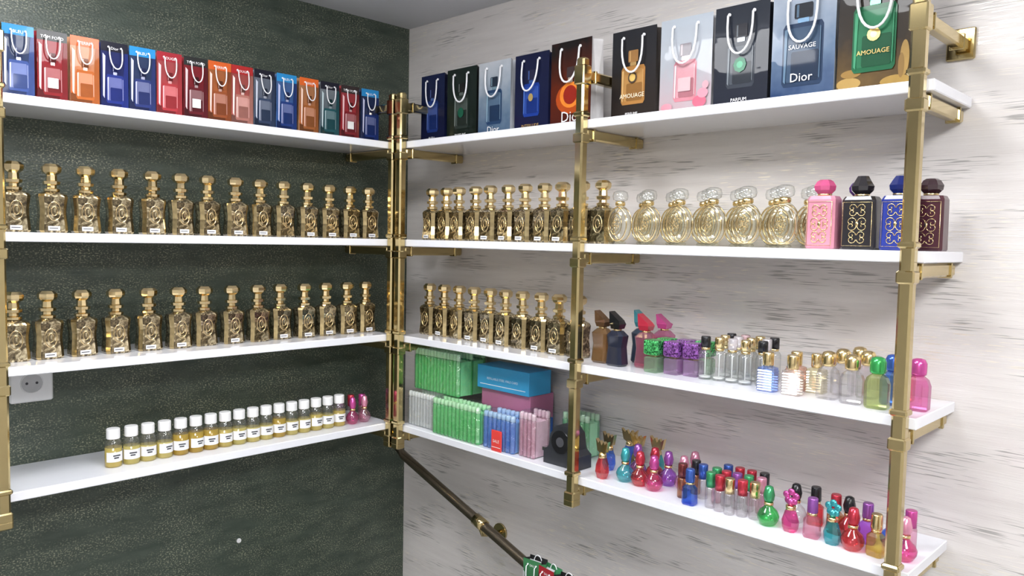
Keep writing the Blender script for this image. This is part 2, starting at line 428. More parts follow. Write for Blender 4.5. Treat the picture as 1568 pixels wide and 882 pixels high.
# ---------------------------------------------------------------- mini bottles
def mini(kind, col, capm, h=.062):
    g = glass('tinted_glass', col, .09, .06, .75)
    b = MB()
    if kind == 'round':
        b.lathe([(.009, 0), (.012, .002), (.0165, .010), (.0175, .017), (.014, .026), (.007, .033), (.006, .038)], g, 18)
        b.lathe([(.0075, .036), (.0075, .041)], GOLDB, 14)
        b.lathe([(.0065, .041), (.0085, .046), (.0095, .054), (.0065, h), (.003, h+.002)], capm, 10)
    elif kind == 'tube':
        b.lathe([(.0092, 0), (.0100, .0015), (.0100, .036), (.0085, .040)], g, 16)
        b.lathe([(.0092, .040), (.0092, h-.001), (.0084, h)], capm, 16)
    elif kind == 'square':
        b.crect([(.022, .018, .003, 0), (.025, .020, .004, .003), (.024, .019, .004, .032), (.013, .012, .003, .038)], g)
        b.lathe([(.0075, .038), (.0075, .043)], GOLDB, 14)
        b.lathe([(.0080, .043), (.0085, .045), (.0080, h-.002), (.0070, h)], capm, 12)
    elif kind == 'flower':
        b.crect([(.018, .016, .004, 0), (.024, .019, .006, .006), (.026, .020, .006, .018), (.017, .014, .004, .034), (.012, .010, .003, .040)], g)
        b.lathe([(.0078, .038), (.0078, .045)], GOLDB, 14)
        b.lathe([(.004, .045), (.006, .050), (.005, .058)], capm, 10)
        for a in range(5):  # petals of the flower-shaped stopper
            t = math.pi/2+2*math.pi*a/5
            b.sphere((.0085*math.cos(t), 0, .060+.0085*math.sin(t)), .0062, .0035, .0062, capm, 10, 6)
    elif kind == 'wing':
        b.crect([(.018, .016, .003, 0), (.032, .024, .007, .014), (.030, .022, .007, .030), (.015, .014, .003, .046)], g)
        b.lathe([(.009, .044), (.009, .050), (.006, .056)], GOLDB, 12)
        for sg in (-1, 1):
            pts = [(0, .050), (sg*.014, .058), (sg*.020, .082), (sg*.011, .074), (sg*.006, .080), (0, .070)]
            b.loft([[(x, y, z) for x, z in pts] for y in (-.004, .004)], GOLDB)
    return b.mesh('miniature_bottle')
C = dict(blue=(.25, .45, .95), red=(.93, .22, .25), teal=(.25, .78, .82), mag=(.94, .30, .60), pur=(.68, .36, .86), pink=(.95, .68, .78),
         amb=(.66, .40, .22), green=(.22, .82, .36), clear=(.95, .94, .95), gold=(.93, .80, .35))
def capc(c, r=.2, mtl=.6): return pm('metallic_cap', tuple(min(1, x*.9+.02) for x in c), r, mtl)
KR = capc((.60, .03, .06)); KG = capc((.05, .40, .15)); KB = capc((.04, .12, .50)); KP = capc((.35, .10, .45)); KK = BLACK
KPK = capc((.85, .35, .50)); KT = capc((.05, .45, .50)); KM = capc((.65, .08, .35))
e = empty('miniature_perfume_bottle_collection')
minis = [('wing', 'blue', GOLDB, .872, .110), ('wing', 'red', GOLDB, .900, .170), ('wing', 'gold', GOLDB, .920, .070), ('wing', 'teal', GOLDB, .965, .060), ('wing', 'blue', GOLDB, .880, .045),
 ('round', 'teal', KT, .945, .150), ('round', 'red', KR, .982, .150), ('round', 'mag', KM, 1.020, .155), ('round', 'pur', KP, 1.022, .105), ('round', 'pink', KPK, 1.062, .110),
 ('round', 'red', KR, .985, .100), ('round', 'clear', KPK, 1.060, .065), ('round', 'pur', KP, .945, .105),
 ('tube', 'amb', capc((.18, .02, .02)), 1.084, .150), ('tube', 'amb', BLACK, 1.090, .110), ('square', 'blue', KB, 1.116, .175), ('tube', 'clear', KB, 1.115, .125),
 ('tube', 'clear', KG, 1.152, .160), ('tube', 'clear', KR, 1.174, .165), ('tube', 'clear', GOLDB, 1.196, .168), ('tube', 'clear', KR, 1.218, .160), ('tube', 'clear', GOLDB, 1.240, .155),
 ('tube', 'pink', KG, 1.145, .125), ('tube', 'clear', KR, 1.168, .130), ('tube', 'clear', KP, 1.190, .128), ('tube', 'clear', KG, 1.212, .125), ('tube', 'pink', KPK, 1.235, .120),
 ('tube', 'clear', KB, 1.150, .090), ('tube', 'clear', KR, 1.175, .090), ('tube', 'pink', KR, 1.200, .090), ('tube', 'clear', BLACK, 1.225, .088),
 ('round', 'green', KG, 1.272, .165), ('flower', 'mag', KM, 1.313, .165), ('round', 'clear', BLACK, 1.300, .115), ('square', 'red', BLACK, 1.330, .100),
 ('square', 'pink', KP, 1.352, .165), ('square', 'amb', KR, 1.372, .115), ('flower', 'teal', KT, 1.388, .168), ('round', 'red', BLACK, 1.395, .115),
 ('round', 'red', KR, 1.422, .168), ('square', 'pur', KP, 1.428, .120), ('square', 'gold', GOLDB, 1.458, .165), ('round', 'mag', KPK, 1.497, .150), ('round', 'blue', KB, 1.465, .110), ('tube', 'pink', KM, 1.49, .10)]
_mm = {}
for i, (kd, c, cm, s, off) in enumerate(minis):
    key = (kd, c, cm.name)
    if key not in _mm: _mm[key] = mini(kd, C[c], cm, .068)
    o = place('mini_bottle_%d' % (i+1), _mm[key], 'R', s, off, 3, random.uniform(-15, 15), parent=e)
    if kd in ('round', 'flower', 'square'): o.scale = (1.10, 1.10, 1.02)
e = empty('miniature_perfume_bottle_group')
for i, (kd, c, cm, s, off) in enumerate([('tube', 'pur', KP, .300, .10), ('round', 'mag', KM, .293, .150), ('round', 'pink', KPK, .255, .150), ('tube', 'clear', KR, .272, .11), ('tube', 'pink', KM, .243, .12)]):
    place('mini_bottle_%d' % (i+1), mini(kd, C[c], cm, .07), 'L', s, off, 3, 0, parent=e)

# ---------------------------------------------------------------- oval bottles
def oval():
    b = MB(); g = glass('pale_gold_glass', (.98, .975, .91), .10, .03, .5)
    b.sphere((0, 0, .042), .0285, .015, .040, g, 24, 16)
    b.box(-.012, .012, -.009, .009, 0, .006, g, .002)
    for y, rx, rz in ((-.0085, .0245, .035), (.0085, .0245, .035)):
        b.tube([(rx*math.cos(a*math.pi/16), y, .042+rz*math.sin(a*math.pi/16)) for a in range(32)], .0015, GOLD, 6, True)
    b.tube([(.0155*math.cos(a*math.pi/10), -.0138, .042+.023*math.sin(a*math.pi/10)) for a in range(20)], .0009, CRYE, 5, True)
    for t in range(8):   # engraved rosette
        a = math.pi*t/4
        b.tube([(.006*math.cos(a)+.0045*math.cos(q*math.pi/5), -.0146, .042+.010*math.sin(a)+.006*math.sin(q*math.pi/5)) for q in range(10)], .0007, CRYE, 4, True)
    b.lathe([(.0085, .080), (.0105, .082), (.0105, .088), (.0085, .090)], GOLDB, 18)
    b.lathe([(.010, .0905), (.0150, .093), (.0165, .101), (.0145, .109), (.008, .112)], CLEAR, 18)
    return b.mesh('oval_perfume_bottle')
OV = oval()
for s in (.905, .977, 1.051, 1.124, 1.195, 1.267): place('oval_perfume_bottle', OV, 'R', s, .140, 1, random.uniform(-6, 4))
for s in (.944, 1.018, 1.092, 1.164, 1.236, 1.305): place('oval_perfume_bottle', OV, 'R', s, .100, 1, random.uniform(-3, 3))
for s in (.905, .980, 1.055, 1.130, 1.205, 1.275): place('oval_perfume_bottle', OV, 'R', s, .055, 1, 0)

# ---------------------------------------------------------------- ornate bottles
def ornate(col, capcol, w=.050, h=.090, H=.118, deco=GOLDB):
    b = MB(); m = pm('lacquered_bottle', col, .3, 0, coat=.4); c2 = pm('lacquered_cap', capcol, .15, 0, coat=.8)
    b.crect([(w*.94, .034, .004, 0), (w, .038, .005, .003), (w*.97, .037, .005, h-.006), (w*.85, .032, .005, h)], m)
    b.lathe([(.011, h), (.012, h+.003), (.010, h+.005)], GOLDB, 16)
    b.lathe([(.012, h+.004), (.018, h+.010), (.019, h+.017), (.014, h+.025), (.009, H)], c2, 8, sm=False)
    y = -.0196
    b.tube([(sx*w*.42, y, z) for sx, z in ((-1, .006), (1, .006), (1, h-.010), (-1, h-.010))], .0006, deco, 4, True)
    for cz, sc in ((.020, 1.0), (.042, 1.15), (.065, 1.0)):
        for sg in (-1, 1):
            for up in (-1, 1):
                P = []
                for q in range(18):
                    a = q*.42; r = .0072*sc*(1-q/20)
                    P.append((sg*(.0078*sc-r*math.cos(a)), y, cz+up*(.0035+r*math.sin(a))))
                b.tube(P, .0008, deco, 4)
    b.sphere((0, y, .042), .003, .001, .004, deco, 8, 6)
    return b.mesh('ornate_perfume_bottle')
place('ornate_perfume_bottle', ornate((.60, .24, .32), (.48, .07, .18)), 'R', 1.338, .140, 1, 0)
place('ornate_perfume_bottle', ornate((.015, .013, .016), (.015, .013, .016), .056, .088, .122), 'R', 1.399, .135, 1, 0)
place('ornate_perfume_bottle', ornate((.02, .04, .30), (.01, .02, .13), .050, .088, .120), 'R', 1.459, .135, 1, 0)
place('ornate_perfume_bottle', ornate((.10, .05, .15), (.08, .03, .16)), 'R', 1.370, .070, 1, 0)
place('ornate_perfume_bottle', ornate((.06, .012, .02), (.03, .012, .016)), 'R', 1.488, .080, 1, 0)

# ---------------------------------------------------------------- shelf 3 bottles
def slant(col, capcol, H=.112, op=.5):
    b = MB(); g = glass('smoked_tinted_glass', col, .08, op, .5); c = pm('slanted_cap', capcol, .12, .3, coat=.8)
    b.crect([(.034, .028, .004, 0), (.042, .034, .006, .004), (.035, .030, .005, .040), (.043, .034, .007, .064), (.022, .020, .004, .074)], g)
    b.lathe([(.009, .073), (.009, .078)], GOLDB, 14)
    w = .013
    b.loft([[(-.010, -.010, .078), (.010, -.010, .078), (.010, .010, .078), (-.010, .010, .078)],
            [(-w, -.012, .088), (w, -.012, .088), (w, .012, .088), (-w, .012, .088)],
            [(-w*1.25, -.010, H), (w*.7, -.010, H-.018), (w*.7, .010, H-.018), (-w*1.25, .010, H)]], c)
    return b.mesh('slanted_cap_bottle')
place('slanted_cap_bottle', slant((.50, .32, .15), (.14, .07, .03), .112, .2), 'R', .868, .140, 2, 0)
place('slanted_cap_bottle', slant((.02, .025, .045), (.01, .01, .012), .114, .9), 'R', .915, .150, 2, 0)
place('slanted_cap_bottle', slant((.03, .05, .08), (.05, .25, .30), .114, .9), 'R', .925, .075, 2, 0)
place('slanted_cap_bottle', slant((.85, .35, .48), (.50, .03, .06), .112, .15), 'R', .970, .125, 2, 0)
place('slanted_cap_bottle', slant((.85, .42, .62), (.60, .08, .28), .108, .15), 'R', .972, .060, 2, 0)
def glit(col):
    m, nt, N, L = newmat('glitter_lacquer'); b = N['Principled BSDF']; tc = N.new('ShaderNodeTexCoord')
    v = N.new('ShaderNodeTexVoronoi'); v.inputs['Scale'].default_value = 420; L.new(tc.outputs['Object'], v.inputs['Vector'])
    bw = N.new('ShaderNodeRGBToBW'); L.new(v.outputs['Color'], bw.inputs[0])
    cr = N.new('ShaderNodeValToRGB'); cr.color_ramp.elements[0].position = .3; cr.color_ramp.elements[0].color = (*[c*.25 for c in col], 1)
    cr.color_ramp.elements[1].position = .7; cr.color_ramp.elements[1].color = (*[min(1, c*1.4+.08) for c in col], 1)
    L.new(bw.outputs[0], cr.inputs[0]); L.new(cr.outputs[0], b.inputs['Base Color'])
    b.inputs['Metallic'].default_value = .6; b.inputs['Roughness'].default_value = .3
    bp = N.new('ShaderNodeBump'); bp.inputs['Distance'].default_value = .001; L.new(bw.outputs[0], bp.inputs['Height']); L.new(bp.outputs[0], b.inputs['Normal'])
    return m
def gcube(col, gcol):
    b = MB(); gm = glit(col); g = glass('tinted_glass', gcol, .08, .15, .6)
    b.crect([(.030, .030, .003, 0), (.033, .033, .004, .003), (.033, .033, .004, .029), (.027, .027, .003, .032)], g)
    b.crect([(.018, .018, .003, .032), (.018, .018, .003, .035)], GOLDB)
    b.crect([(.030, .030, .003, .0352), (.035, .035, .004, .038), (.035, .035, .004, .062), (.031, .031, .003, .065)], gm)
    return b.mesh('glitter_cube_bottle')
gg = gcube((.05, .50, .12), (.60, .80, .60)); gp = gcube((.30, .08, .42), (.78, .60, .82))
for s, off, m in ((1.012, .155, gg), (1.012, .110, gg), (1.052, .145, gp), (1.052, .102, gp), (1.090, .135, gp), (1.090, .092, gg)):
    place('glitter_cube_bottle', m, 'R', s, off, 2, random.uniform(-2, 2))
def spray(capm, h=.083, r=.0128, col=None):
    b = MB(); g = CLEAR if col is None else glass('tinted_glass', col, .07, .2, .6)
    b.lathe([(r*.9, 0), (r, .002), (r, .050), (r*.8, .055), (r*.5, .057)], g, 18)
    b.lathe([(r*.85, .004), (r*.85, .006)], pm('glass_base', (.8, .82, .82), .1), 16)
    b.tube([(0, 0, .008), (0, 0, .055)], .001, PAPER, 5)
    b.lathe([(r*.62, .057), (r*.68, .058), (r*.68, .062)], GOLDB, 16)
    b.lathe([(r*.72, .062), (r*.72, h-.002), (r*.62, h)], capm, 16)
    return b.mesh('spray_bottle')
SP = {'k': spray(BLACK), 'g': spray(GOLDB), 'w': spray(glass('clear_cap', (.95, .92, .95), .12, .3)), 'p': spray(glass('clear_cap', (.95, .75, .78), .12, .3))}
for s, off, k in ((1.122, .145, 'k'), (1.149, .140, 'g'), (1.176, .140, 'w'), (1.203, .140, 'g'), (1.230, .126, 'k'),
                  (1.137, .098, 'g'), (1.165, .098, 'w'), (1.192, .098, 'g'), (1.220, .090, 'w'), (1.130, .060, 'k'), (1.160, .060, 'p'), (1.19, .058, 'g'), (1.218, .055, 'k')):
    place('spray_bottle', SP[k], 'R', s, off, 2)
def ribbed(col, H=.070, capm=GOLDB, w=.034):
    b = MB(); g = glass('ribbed_glass', col, .09, .15, .7)
    S = []
    z = 0.0; k = 0
    while z < .040:
        ww = w if k % 2 else w-.003
        S.append((ww, ww*.75, .003, z)); z += .0024; k += 1
    S += [(w*.9, w*.7, .003, .042), (w*.4, w*.35, .002, .045)]
    b.crect(S, g)
    b.lathe([(.0085, .045), (.0100, .047), (.0100, H-.002), (.0090, H)], capm, 20)
    return b.mesh('ribbed_perfume_bottle')
place('ribbed_perfume_bottle', ribbed((.50, .62, .93)), 'R', 1.260, .165, 2, 0)
place('ribbed_perfume_bottle', ribbed((.92, .88, .84)), 'R', 1.306, .165, 2, 0)
place('ribbed_perfume_bottle', ribbed((.95, .70, .60)), 'R', 1.290, .115, 2, 0)
place('ribbed_perfume_bottle', ribbed((.92, .88, .70)), 'R', 1.326, .112, 2, 0)
def domecap(col, capm, H=.082, op=.05):
    b = MB(); g = glass('tinted_glass', col, .10, op, .6)
    b.crect([(.032, .024, .005, 0), (.036, .028, .007, .003), (.037, .028, .007, .040), (.030, .024, .006, .050), (.014, .013, .003, .057)], g)
    b.lathe([(.0085, .056), (.0120, .058), (.0125, .062), (.0125, H-.008), (.0095, H-.002), (.004, H)], capm, 20)
    return b.mesh('dome_cap_bottle')
DC = domecap(C['clear'], GOLDB)
for s, off in ((1.362, .150), (1.406, .160), (1.366, .098), (1.406, .090), (1.375, .045)): place('dome_cap_bottle', DC, 'R', s, off, 2, random.uniform(-5, 5))
place('dome_cap_bottle', domecap((.84, .92, .55), capc((.05, .50, .12)), .084, .06), 'R', 1.448, .165, 2, 0)
place('dome_cap_bottle', domecap((.25, .45, .88), KB, .084, .1), 'R', 1.455, .115, 2, 0)
place('dome_cap_bottle', domecap((.95, .65, .35), KR, .084, .1), 'R', 1.455, .065, 2, 0)
place('dome_cap_bottle', domecap((.90, .42, .68), KM, .084, .1), 'R', 1.498, .130, 2, 0)

# ---------------------------------------------------------------- boxes and packs on shelf 4
def wrapmat():
    m, nt, N, L = newmat('crinkled_clear_film'); N.remove(N['Principled BSDF'])
    tr = N.new('ShaderNodeBsdfTransparent'); tr.inputs[0].default_value = (.97, .98, .97, 1)
    gs = N.new('ShaderNodeBsdfGlossy'); gs.inputs['Roughness'].default_value = .12
    tc = N.new('ShaderNodeTexCoord'); n = N.new('ShaderNodeTexNoise'); n.inputs['Scale'].default_value = 35; n.inputs['Detail'].default_value = 4; n.inputs['Distortion'].default_value = 1.5
    L.new(tc.outputs['Object'], n.inputs['Vector']); bp = N.new('ShaderNodeBump'); bp.inputs['Strength'].default_value = .9; bp.inputs['Distance'].default_value = .01
    L.new(n.outputs['Fac'], bp.inputs['Height']); L.new(bp.outputs[0], gs.inputs['Normal'])
    mx = N.new('ShaderNodeMixShader'); mx.inputs[0].default_value = .20
    L.new(tr.outputs[0], mx.inputs[1]); L.new(gs.outputs[0], mx.inputs[2]); L.new(mx.outputs[0], N['Material Output'].inputs[0])
    return m
FILM = wrapmat()
def pack(w, d, h, n, rows, col, tip, film=True):
    b = MB(); m = glass('translucent_plastic', col, .08, .45, .7); t = pm('plastic_tip', tip, .3)
    core = pm('inner_plastic', tuple(min(1, c*1.1+.08) for c in col), .4)
    r = w/n/2
    for j in range(rows):
        y = -d/2+r+(d-2*r)*(j/max(1, rows-1))
        for i in range(n):
            x = -w/2+r+i*2*r
            b.lathe([(r*.85, 0.001), (r*.97, .003), (r*.97, h*.80), (r*.75, h*.84)], m, 8, c=(x, y))
            b.lathe([(r*.75, h*.84), (r*.85, h*.85), (r*.85, h*.97), (r*.6, h-.001)], t, 8, c=(x, y))
    b.box(-w/2+.002, w/2-.002, -d/2+r*1.2, d/2-r*1.2, .002, h*.80, core)
    if film: b.box(-w/2-.002, w/2+.002, -d/2-.002, d/2+.002, 0, h+.002, FILM, .006)
    return b
G1 = (.22, .80, .32); G2 = (.55, .90, .56)
place('plastic_sprayer_pack', pack(.108, .10, .092, 9, 3, (.85, .87, .88), (.86, .88, .88)), 'R', .298, .130, 3)
place('plastic_sprayer_pack', pack(.180, .10, .112, 14, 3, G1, G2), 'R', .334, .110, 3, dz=.0955)
place('plastic_sprayer_pack', pack(.176, .050, .093, 12, 2, G1, (.55, .90, .56)), 'R', .448, .168, 3, 0)
place('plastic_sprayer_pack', pack(.105, .060, .090, 7, 2, (.15, .38, .85), (.45, .65, .92)), 'R', .598, .158, 3, 0)
place('plastic_sprayer_pack', pack(.05, .06, .105, 4, 2, (.80, .50, .62), (.85, .62, .72)), 'R', .684, .150, 3, 0)
place('plastic_sprayer_pack', pack(.08, .05, .100, 6, 2, (.30, .72, .40), (.55, .82, .58)), 'R', .750, .060, 3, 0)
def carton(w, d, h, col, tcol, txt=None, size=.012):
    b = MB(); m = pm('printed_carton', col, .4, coat=.2, var=.04); t = pm('carton_print', tcol, .4)
    b.box(-w/2, w/2, -d/2, d/2, 0, h, m, .001)
    b.poly([(-w*.44, -d/2-.0004, h*.18), (w*.44, -d/2-.0004, h*.18), (w*.44, -d/2-.0004, h*.21), (-w*.44, -d/2-.0004, h*.21)], t)
    if txt: add_text(b, txt, size, 0, -d/2-.0006, h*.42, t)
    return b
place('blue_carton_box', carton(.180, .080, .058, (.03, .33, .62), (.75, .85, .9), 'REFILLABLE STEEL VIALS CARD', .008), 'R', .552, .088, 3, 0, dz=.1275)
place('pink_carton_box', carton(.17, .085, .062, (.45, .16, .28), (.5, .3, .4)), 'R', .552, .0740, 3, 0, dz=.0650)
place('blue_carton_box', carton(.17, .085, .064, (.04, .16, .60), (.8, .8, .8), 'PERFUME', .012), 'R', .552, .0740, 3, 0)
place('red_label_card', carton(.034, .003, .050, (.75, .06, .05), (.9, .85, .8), 'SALE', .010), 'R', .602, .1935, 3, 0)
def tapedisp():
    b = MB(); m = pm('dark_grey_plastic', (.03, .032, .038), .35)
    pts = [(-.05, 0), (.05, 0), (.05, .030), (.036, .040), (.030, .075), (.012, .092), (-.015, .090), (-.030, .070), (-.036, .040), (-.05, .028)]
    b.loft([[(x, y, z) for x, z in pts] for y in (-.024, .024)], m)
    b.tube([(.0, -.026, .055), (.0, .026, .055)], .026, BLACK, 20)
    b.tube([(.0, -.027, .055), (.0, .027, .055)], .011, pm('grey_hub', (.08, .08, .09), .4), 14)
    b.box(-.056, -.046, -.022, .022, .026, .034, pm('steel', (.6, .6, .62), .2, 1.0))
    return b
place('tape_dispenser', tapedisp(), 'R', .785, .150, 3, 0)

# ---------------------------------------------------------------- gift bags
def art_poly(b, pts, w, h, d, lay, mt):
    b.poly([(u*w, -d/2-.0004*lay-.0003, v*h) for u, v in pts], mt)
def ell(cx, cy, rx, ry, n=20): return [(cx+rx*math.cos(2*math.pi*i/n), cy+ry*math.sin(2*math.pi*i/n)) for i in range(n)]
def rr(x0, x1, y0, y1, c=.02):
    return [(x0+c, y0), (x1-c, y0), (x1, y0+c), (x1, y1-c), (x1-c, y1), (x0+c, y1), (x0, y1-c), (x0, y0+c)]
def ink(col, rough=.5, metal=0): return pm('printed_ink', col, rough, metal, coat=.18, spec=.15)
def bag(w, h, d, front, side, art, cord=True, drop=.38):
    b = MB(); hw = w/2; hd = d/2
    def sec(z, t):  # gusset folds inward toward the top
        i = .28*d*t; dd = hd*(1-.35*t)
        return [(-hw, -hd, z), (hw, -hd, z), (hw-i, -hd+(dd+hd)/2, z), (hw, dd, z), (-hw, dd, z), (-hw+i, -hd+(dd+hd)/2, z)]
    S = [sec(0, 0), sec(.35*h, .25), sec(h, 1)]
    k = len(b.v); n = 6
    for q in S: b.v += q
    for i in range(2):
        for j in range(n):
            a = k+i*n+j; c = k+i*n+(j+1) % n
            b.face([a, c, c+n, a+n], front if j == 0 else side)
    b.face([k+j for j in range(n)], side)
    ins = pm('bag_inside', (.55, .55, .56), .7)
    b.v += [(x*.97, y*.9, h*.93) for x, y, z in S[2]]; q = len(b.v)
    b.face([q-6+j for j in range(6)], ins)
    lay = 1
    for it in art:
        if it[0] == 't': add_text(b, it[1], it[2]*w, it[3]*w, -hd-.0003*lay-.0003, it[4]*h, it[5])
        else: art_poly(b, it[0], w, h, d, lay*.75, it[1])
        lay += 1
    if cord:
        r = .0022*(w/.115)**.7; yy = -hd-.0035-.0003*lay; P = []
        x0 = .23*w; zt = h*.90
        lean = random.uniform(-.05, .05)*w
        for q in range(15):
            a = math.pi*q/14
            P.append((-x0*math.cos(a)*(1+.12*math.sin(a))+lean*math.sin(a), yy-.004*math.sin(a), zt-drop*h*math.sin(a)**.8))
        P = [(-x0, -hd+.002, zt+.003)]+P+[(x0, -hd+.002, zt+.003)]
        b.tube(P, r, CORD, 7)
        for sx in (-x0, x0): b.tube([(sx, -hd-.0004, zt+.003), (sx, -hd-.0030, zt+.003)], r*1.5, CORD, 8)
        P = [(-x0*math.cos(math.pi*q/10), hd*.45, zt+.13*h*math.sin(math.pi*q/10)) for q in range(11)]
        b.tube(P, r*.9, CORD, 6)
    return b
def mixc(a, b_, t): return tuple(x*(1-t)+y*t for x, y in zip(a, b_))
def bottle_art(col, capc_, hi, y0=.16, y1=.62, hw=.24, lab=None, neck=.07):
    """printed picture of a bottle: outline, lit panel, liquid line, highlights, collar, cap"""
    m = ink(col)
    a = [(rr(-hw, hw, y0, y1, .035), m),
         (rr(-hw*.80, hw*.80, y0+.04, y1-.04, .02), ink(mixc(col, hi, .22))),
         (rr(-hw*.55, hw*.80, y0+.04, y0+(y1-y0)*.55, .015), ink(mixc(col, (0, 0, 0), .35))),
         (rr(-neck, neck, y1, y1+.04, .005), ink(hi, .2, .6)), (rr(-neck*1.6, neck*1.6, y1+.04, y1+.17, .012), ink(capc_)),
         ([(-neck*1.2, y1+.05), (-neck*.8, y1+.05), (-neck*.8, y1+.16), (-neck*1.2, y1+.16)], ink(mixc(capc_, hi, .6))),
         ([(-hw*.90, y0+.05), (-hw*.80, y0+.03), (-hw*.74, y1-.04), (-hw*.90, y1-.05)], ink(hi)),
         ([(hw*.84, y0+.06), (hw*.90, y0+.05), (hw*.90, y1-.06), (hw*.84, y1-.05)], ink(mixc(col, hi, .6)))]
    if lab: a.append((rr(-hw*.55, hw*.55, y0+.10, y0+.24, .005), ink(lab)))
    return a
WI = ink((.85, .85, .85)); GI = ink((.70, .50, .18), .2, .5)
BW, BH, BD = .114, .183, .045
def G(n, a, c, c3=None): return grad('bag_print_'+n, a, c, .0, BH, c3=c3)
bags = []
bags.append((.272, .100, .180, G('navy', (.004, .006, .03), (.006, .012, .05)), (.008, .012, .05), bottle_art((.01, .03, .16), (.01, .012, .05), (.12, .20, .50))+[('t', 'BLEU', .11, 0, .05, WI)]))
bags.append((.387, .116, .182, G('black_green', (.004, .010, .007), (.010, .018, .015)), (.01, .012, .012), bottle_art((.02, .03, .025), (.01, .01, .01), (.20, .24, .22))+[(ell(0, .38, .10, .07), ink((.01, .09, .05))), ('t', 'PARFUMS', .09, 0, .05, WI)]))
bags.append((.507, .116, .182, G('silver', (.04, .09, .17), (.46, .49, .53), (.18, .24, .31)), (.55, .57, .61), bottle_art((.02, .05, .12), (.02, .03, .05), (.30, .45, .55))+[('t', 'Dior', .20, 0, .05, WI)]))
bags.append((.632, .112, .182, G('royal_navy', (.005, .008, .04), (.007, .010, .04)), (.008, .012, .05), bottle_art((.01, .04, .26), (.02, .02, .05), (.08, .18, .55), .2, .62)+[(ell(0, .44, .07, .05), GI), ('t', 'INTERLUDE', .10, 0, .06, GI)]))
bags.append((.752, .124, .192, G('ember', (.06, .008, .004), (.008, .006, .006), (.10, .014, .004)), (.72, .70, .70), [(ell(.0, .34, .36, .18), ink((.45, .07, .01))), (ell(.0, .38, .26, .15), ink((.80, .24, .03))), (ell(0, .38, .17, .11), ink((.30, .02, .01))), (rr(-.06, .06, .52, .58, .01), ink((.7, .6, .5), .2, .5)), (rr(-.09, .09, .58, .70, .01), ink((.05, .03, .03))), ('t', 'Dior', .28, .05, .07, WI)]))
bags.append((.922, .116, .188, G('dark_brown', (.018, .012, .009), (.012, .013, .017)), (.06, .05, .045), bottle_art((.36, .17, .045), (.28, .14, .045), (.60, .38, .15), .18, .60, .27)+[(ell(0, .47, .10, .062), ink((.06, .04, .03))), (ell(0, .47, .07, .043), GI), ('t', 'AMOUAGE', .115, 0, .25, ink((.9, .8, .6))), ('t', 'PERFUME', .07, 0, .06, WI)]))
bags.append((1.046, .120, .190, G('pale_rose', (.42, .30, .32), (.38, .42, .47), (.36, .37, .40)), (.5, .5, .52), bottle_art((.52, .20, .24), (.22, .20, .22), (.70, .58, .60), .14, .56, .22, (.58, .40, .42))+[(ell(.3, .12, .13, .06), ink((.55, .12, .18))), (ell(.36, .20, .10, .05), ink((.60, .26, .32))), (ell(.41, .28, .06, .04), ink((.56, .32, .36))), (ell(-.33, .09, .11, .04), ink((.56, .24, .29)))]))
bags.append((1.165, .114, .192, G('slate', (.008, .010, .020), (.014, .018, .027)), (.012, .014, .02), bottle_art((.03, .036, .048), (.02, .02, .025), (.16, .18, .20), .20, .64, .26)+[(ell(0, .42, .12, .075, 8), ink((.02, .16, .08))), (ell(0, .42, .06, .035, 8), ink((.06, .34, .18))), ('t', 'PARFUM', .08, 0, .07, WI)]))
bags.append((1.283, .118, .196, G('sky_grey', (.010, .03, .09), (.28, .32, .38), (.10, .15, .23)), (.50, .52, .56), bottle_art((.012, .028, .065), (.010, .012, .018), (.10, .17, .25), .14, .70, .32, None, .09)+[('t', 'SAUVAGE', .10, .0, .47, WI), ('t', 'Dior', .19, 0, .18, WI)]))
bags.append((1.405, .124, .200, G('rope_gold', (.12, .07, .02), (.014, .011, .009), (.022, .014, .007)), (.05, .04, .03), [(ell(-.33, .10, .17, .05), ink((.36, .23, .07))), (ell(-.30, .18, .14, .035), ink((.26, .15, .04))), (ell(.30, .08, .20, .05), ink((.32, .20, .05))), (ell(.41, .26, .06, .14), ink((.32, .20, .06))), (ell(.37, .20, .04, .10), ink((.22, .13, .04)))]+bottle_art((.008, .10, .04), (.03, .05, .03), (.05, .26, .13), .18, .72, .29)+[(ell(0, .48, .09, .055, 12), GI), (ell(0, .48, .045, .028, 12), ink((.9, .7, .3), .2, .5)), ('t', 'AMOUAGE', .09, 0, .32, GI)]))
for s, w, h, fr, sd, art in bags:
    place('paper_gift_bag', bag(w-.004, h, BD, fr, ink(sd), art), 'R', s, .108, 0, random.uniform(-1.5, 1.5), rx=0)
lc = [1057, 999, 939.5, 883, 826.5, 769.5, 711, 655.5, 601.5, 545, 486, 424.5, 363.5, 302, 239]
def LG(n, a, c, c3=None): return grad('small_bag_print_'+n, a, c, 0, .14, .12, c3)
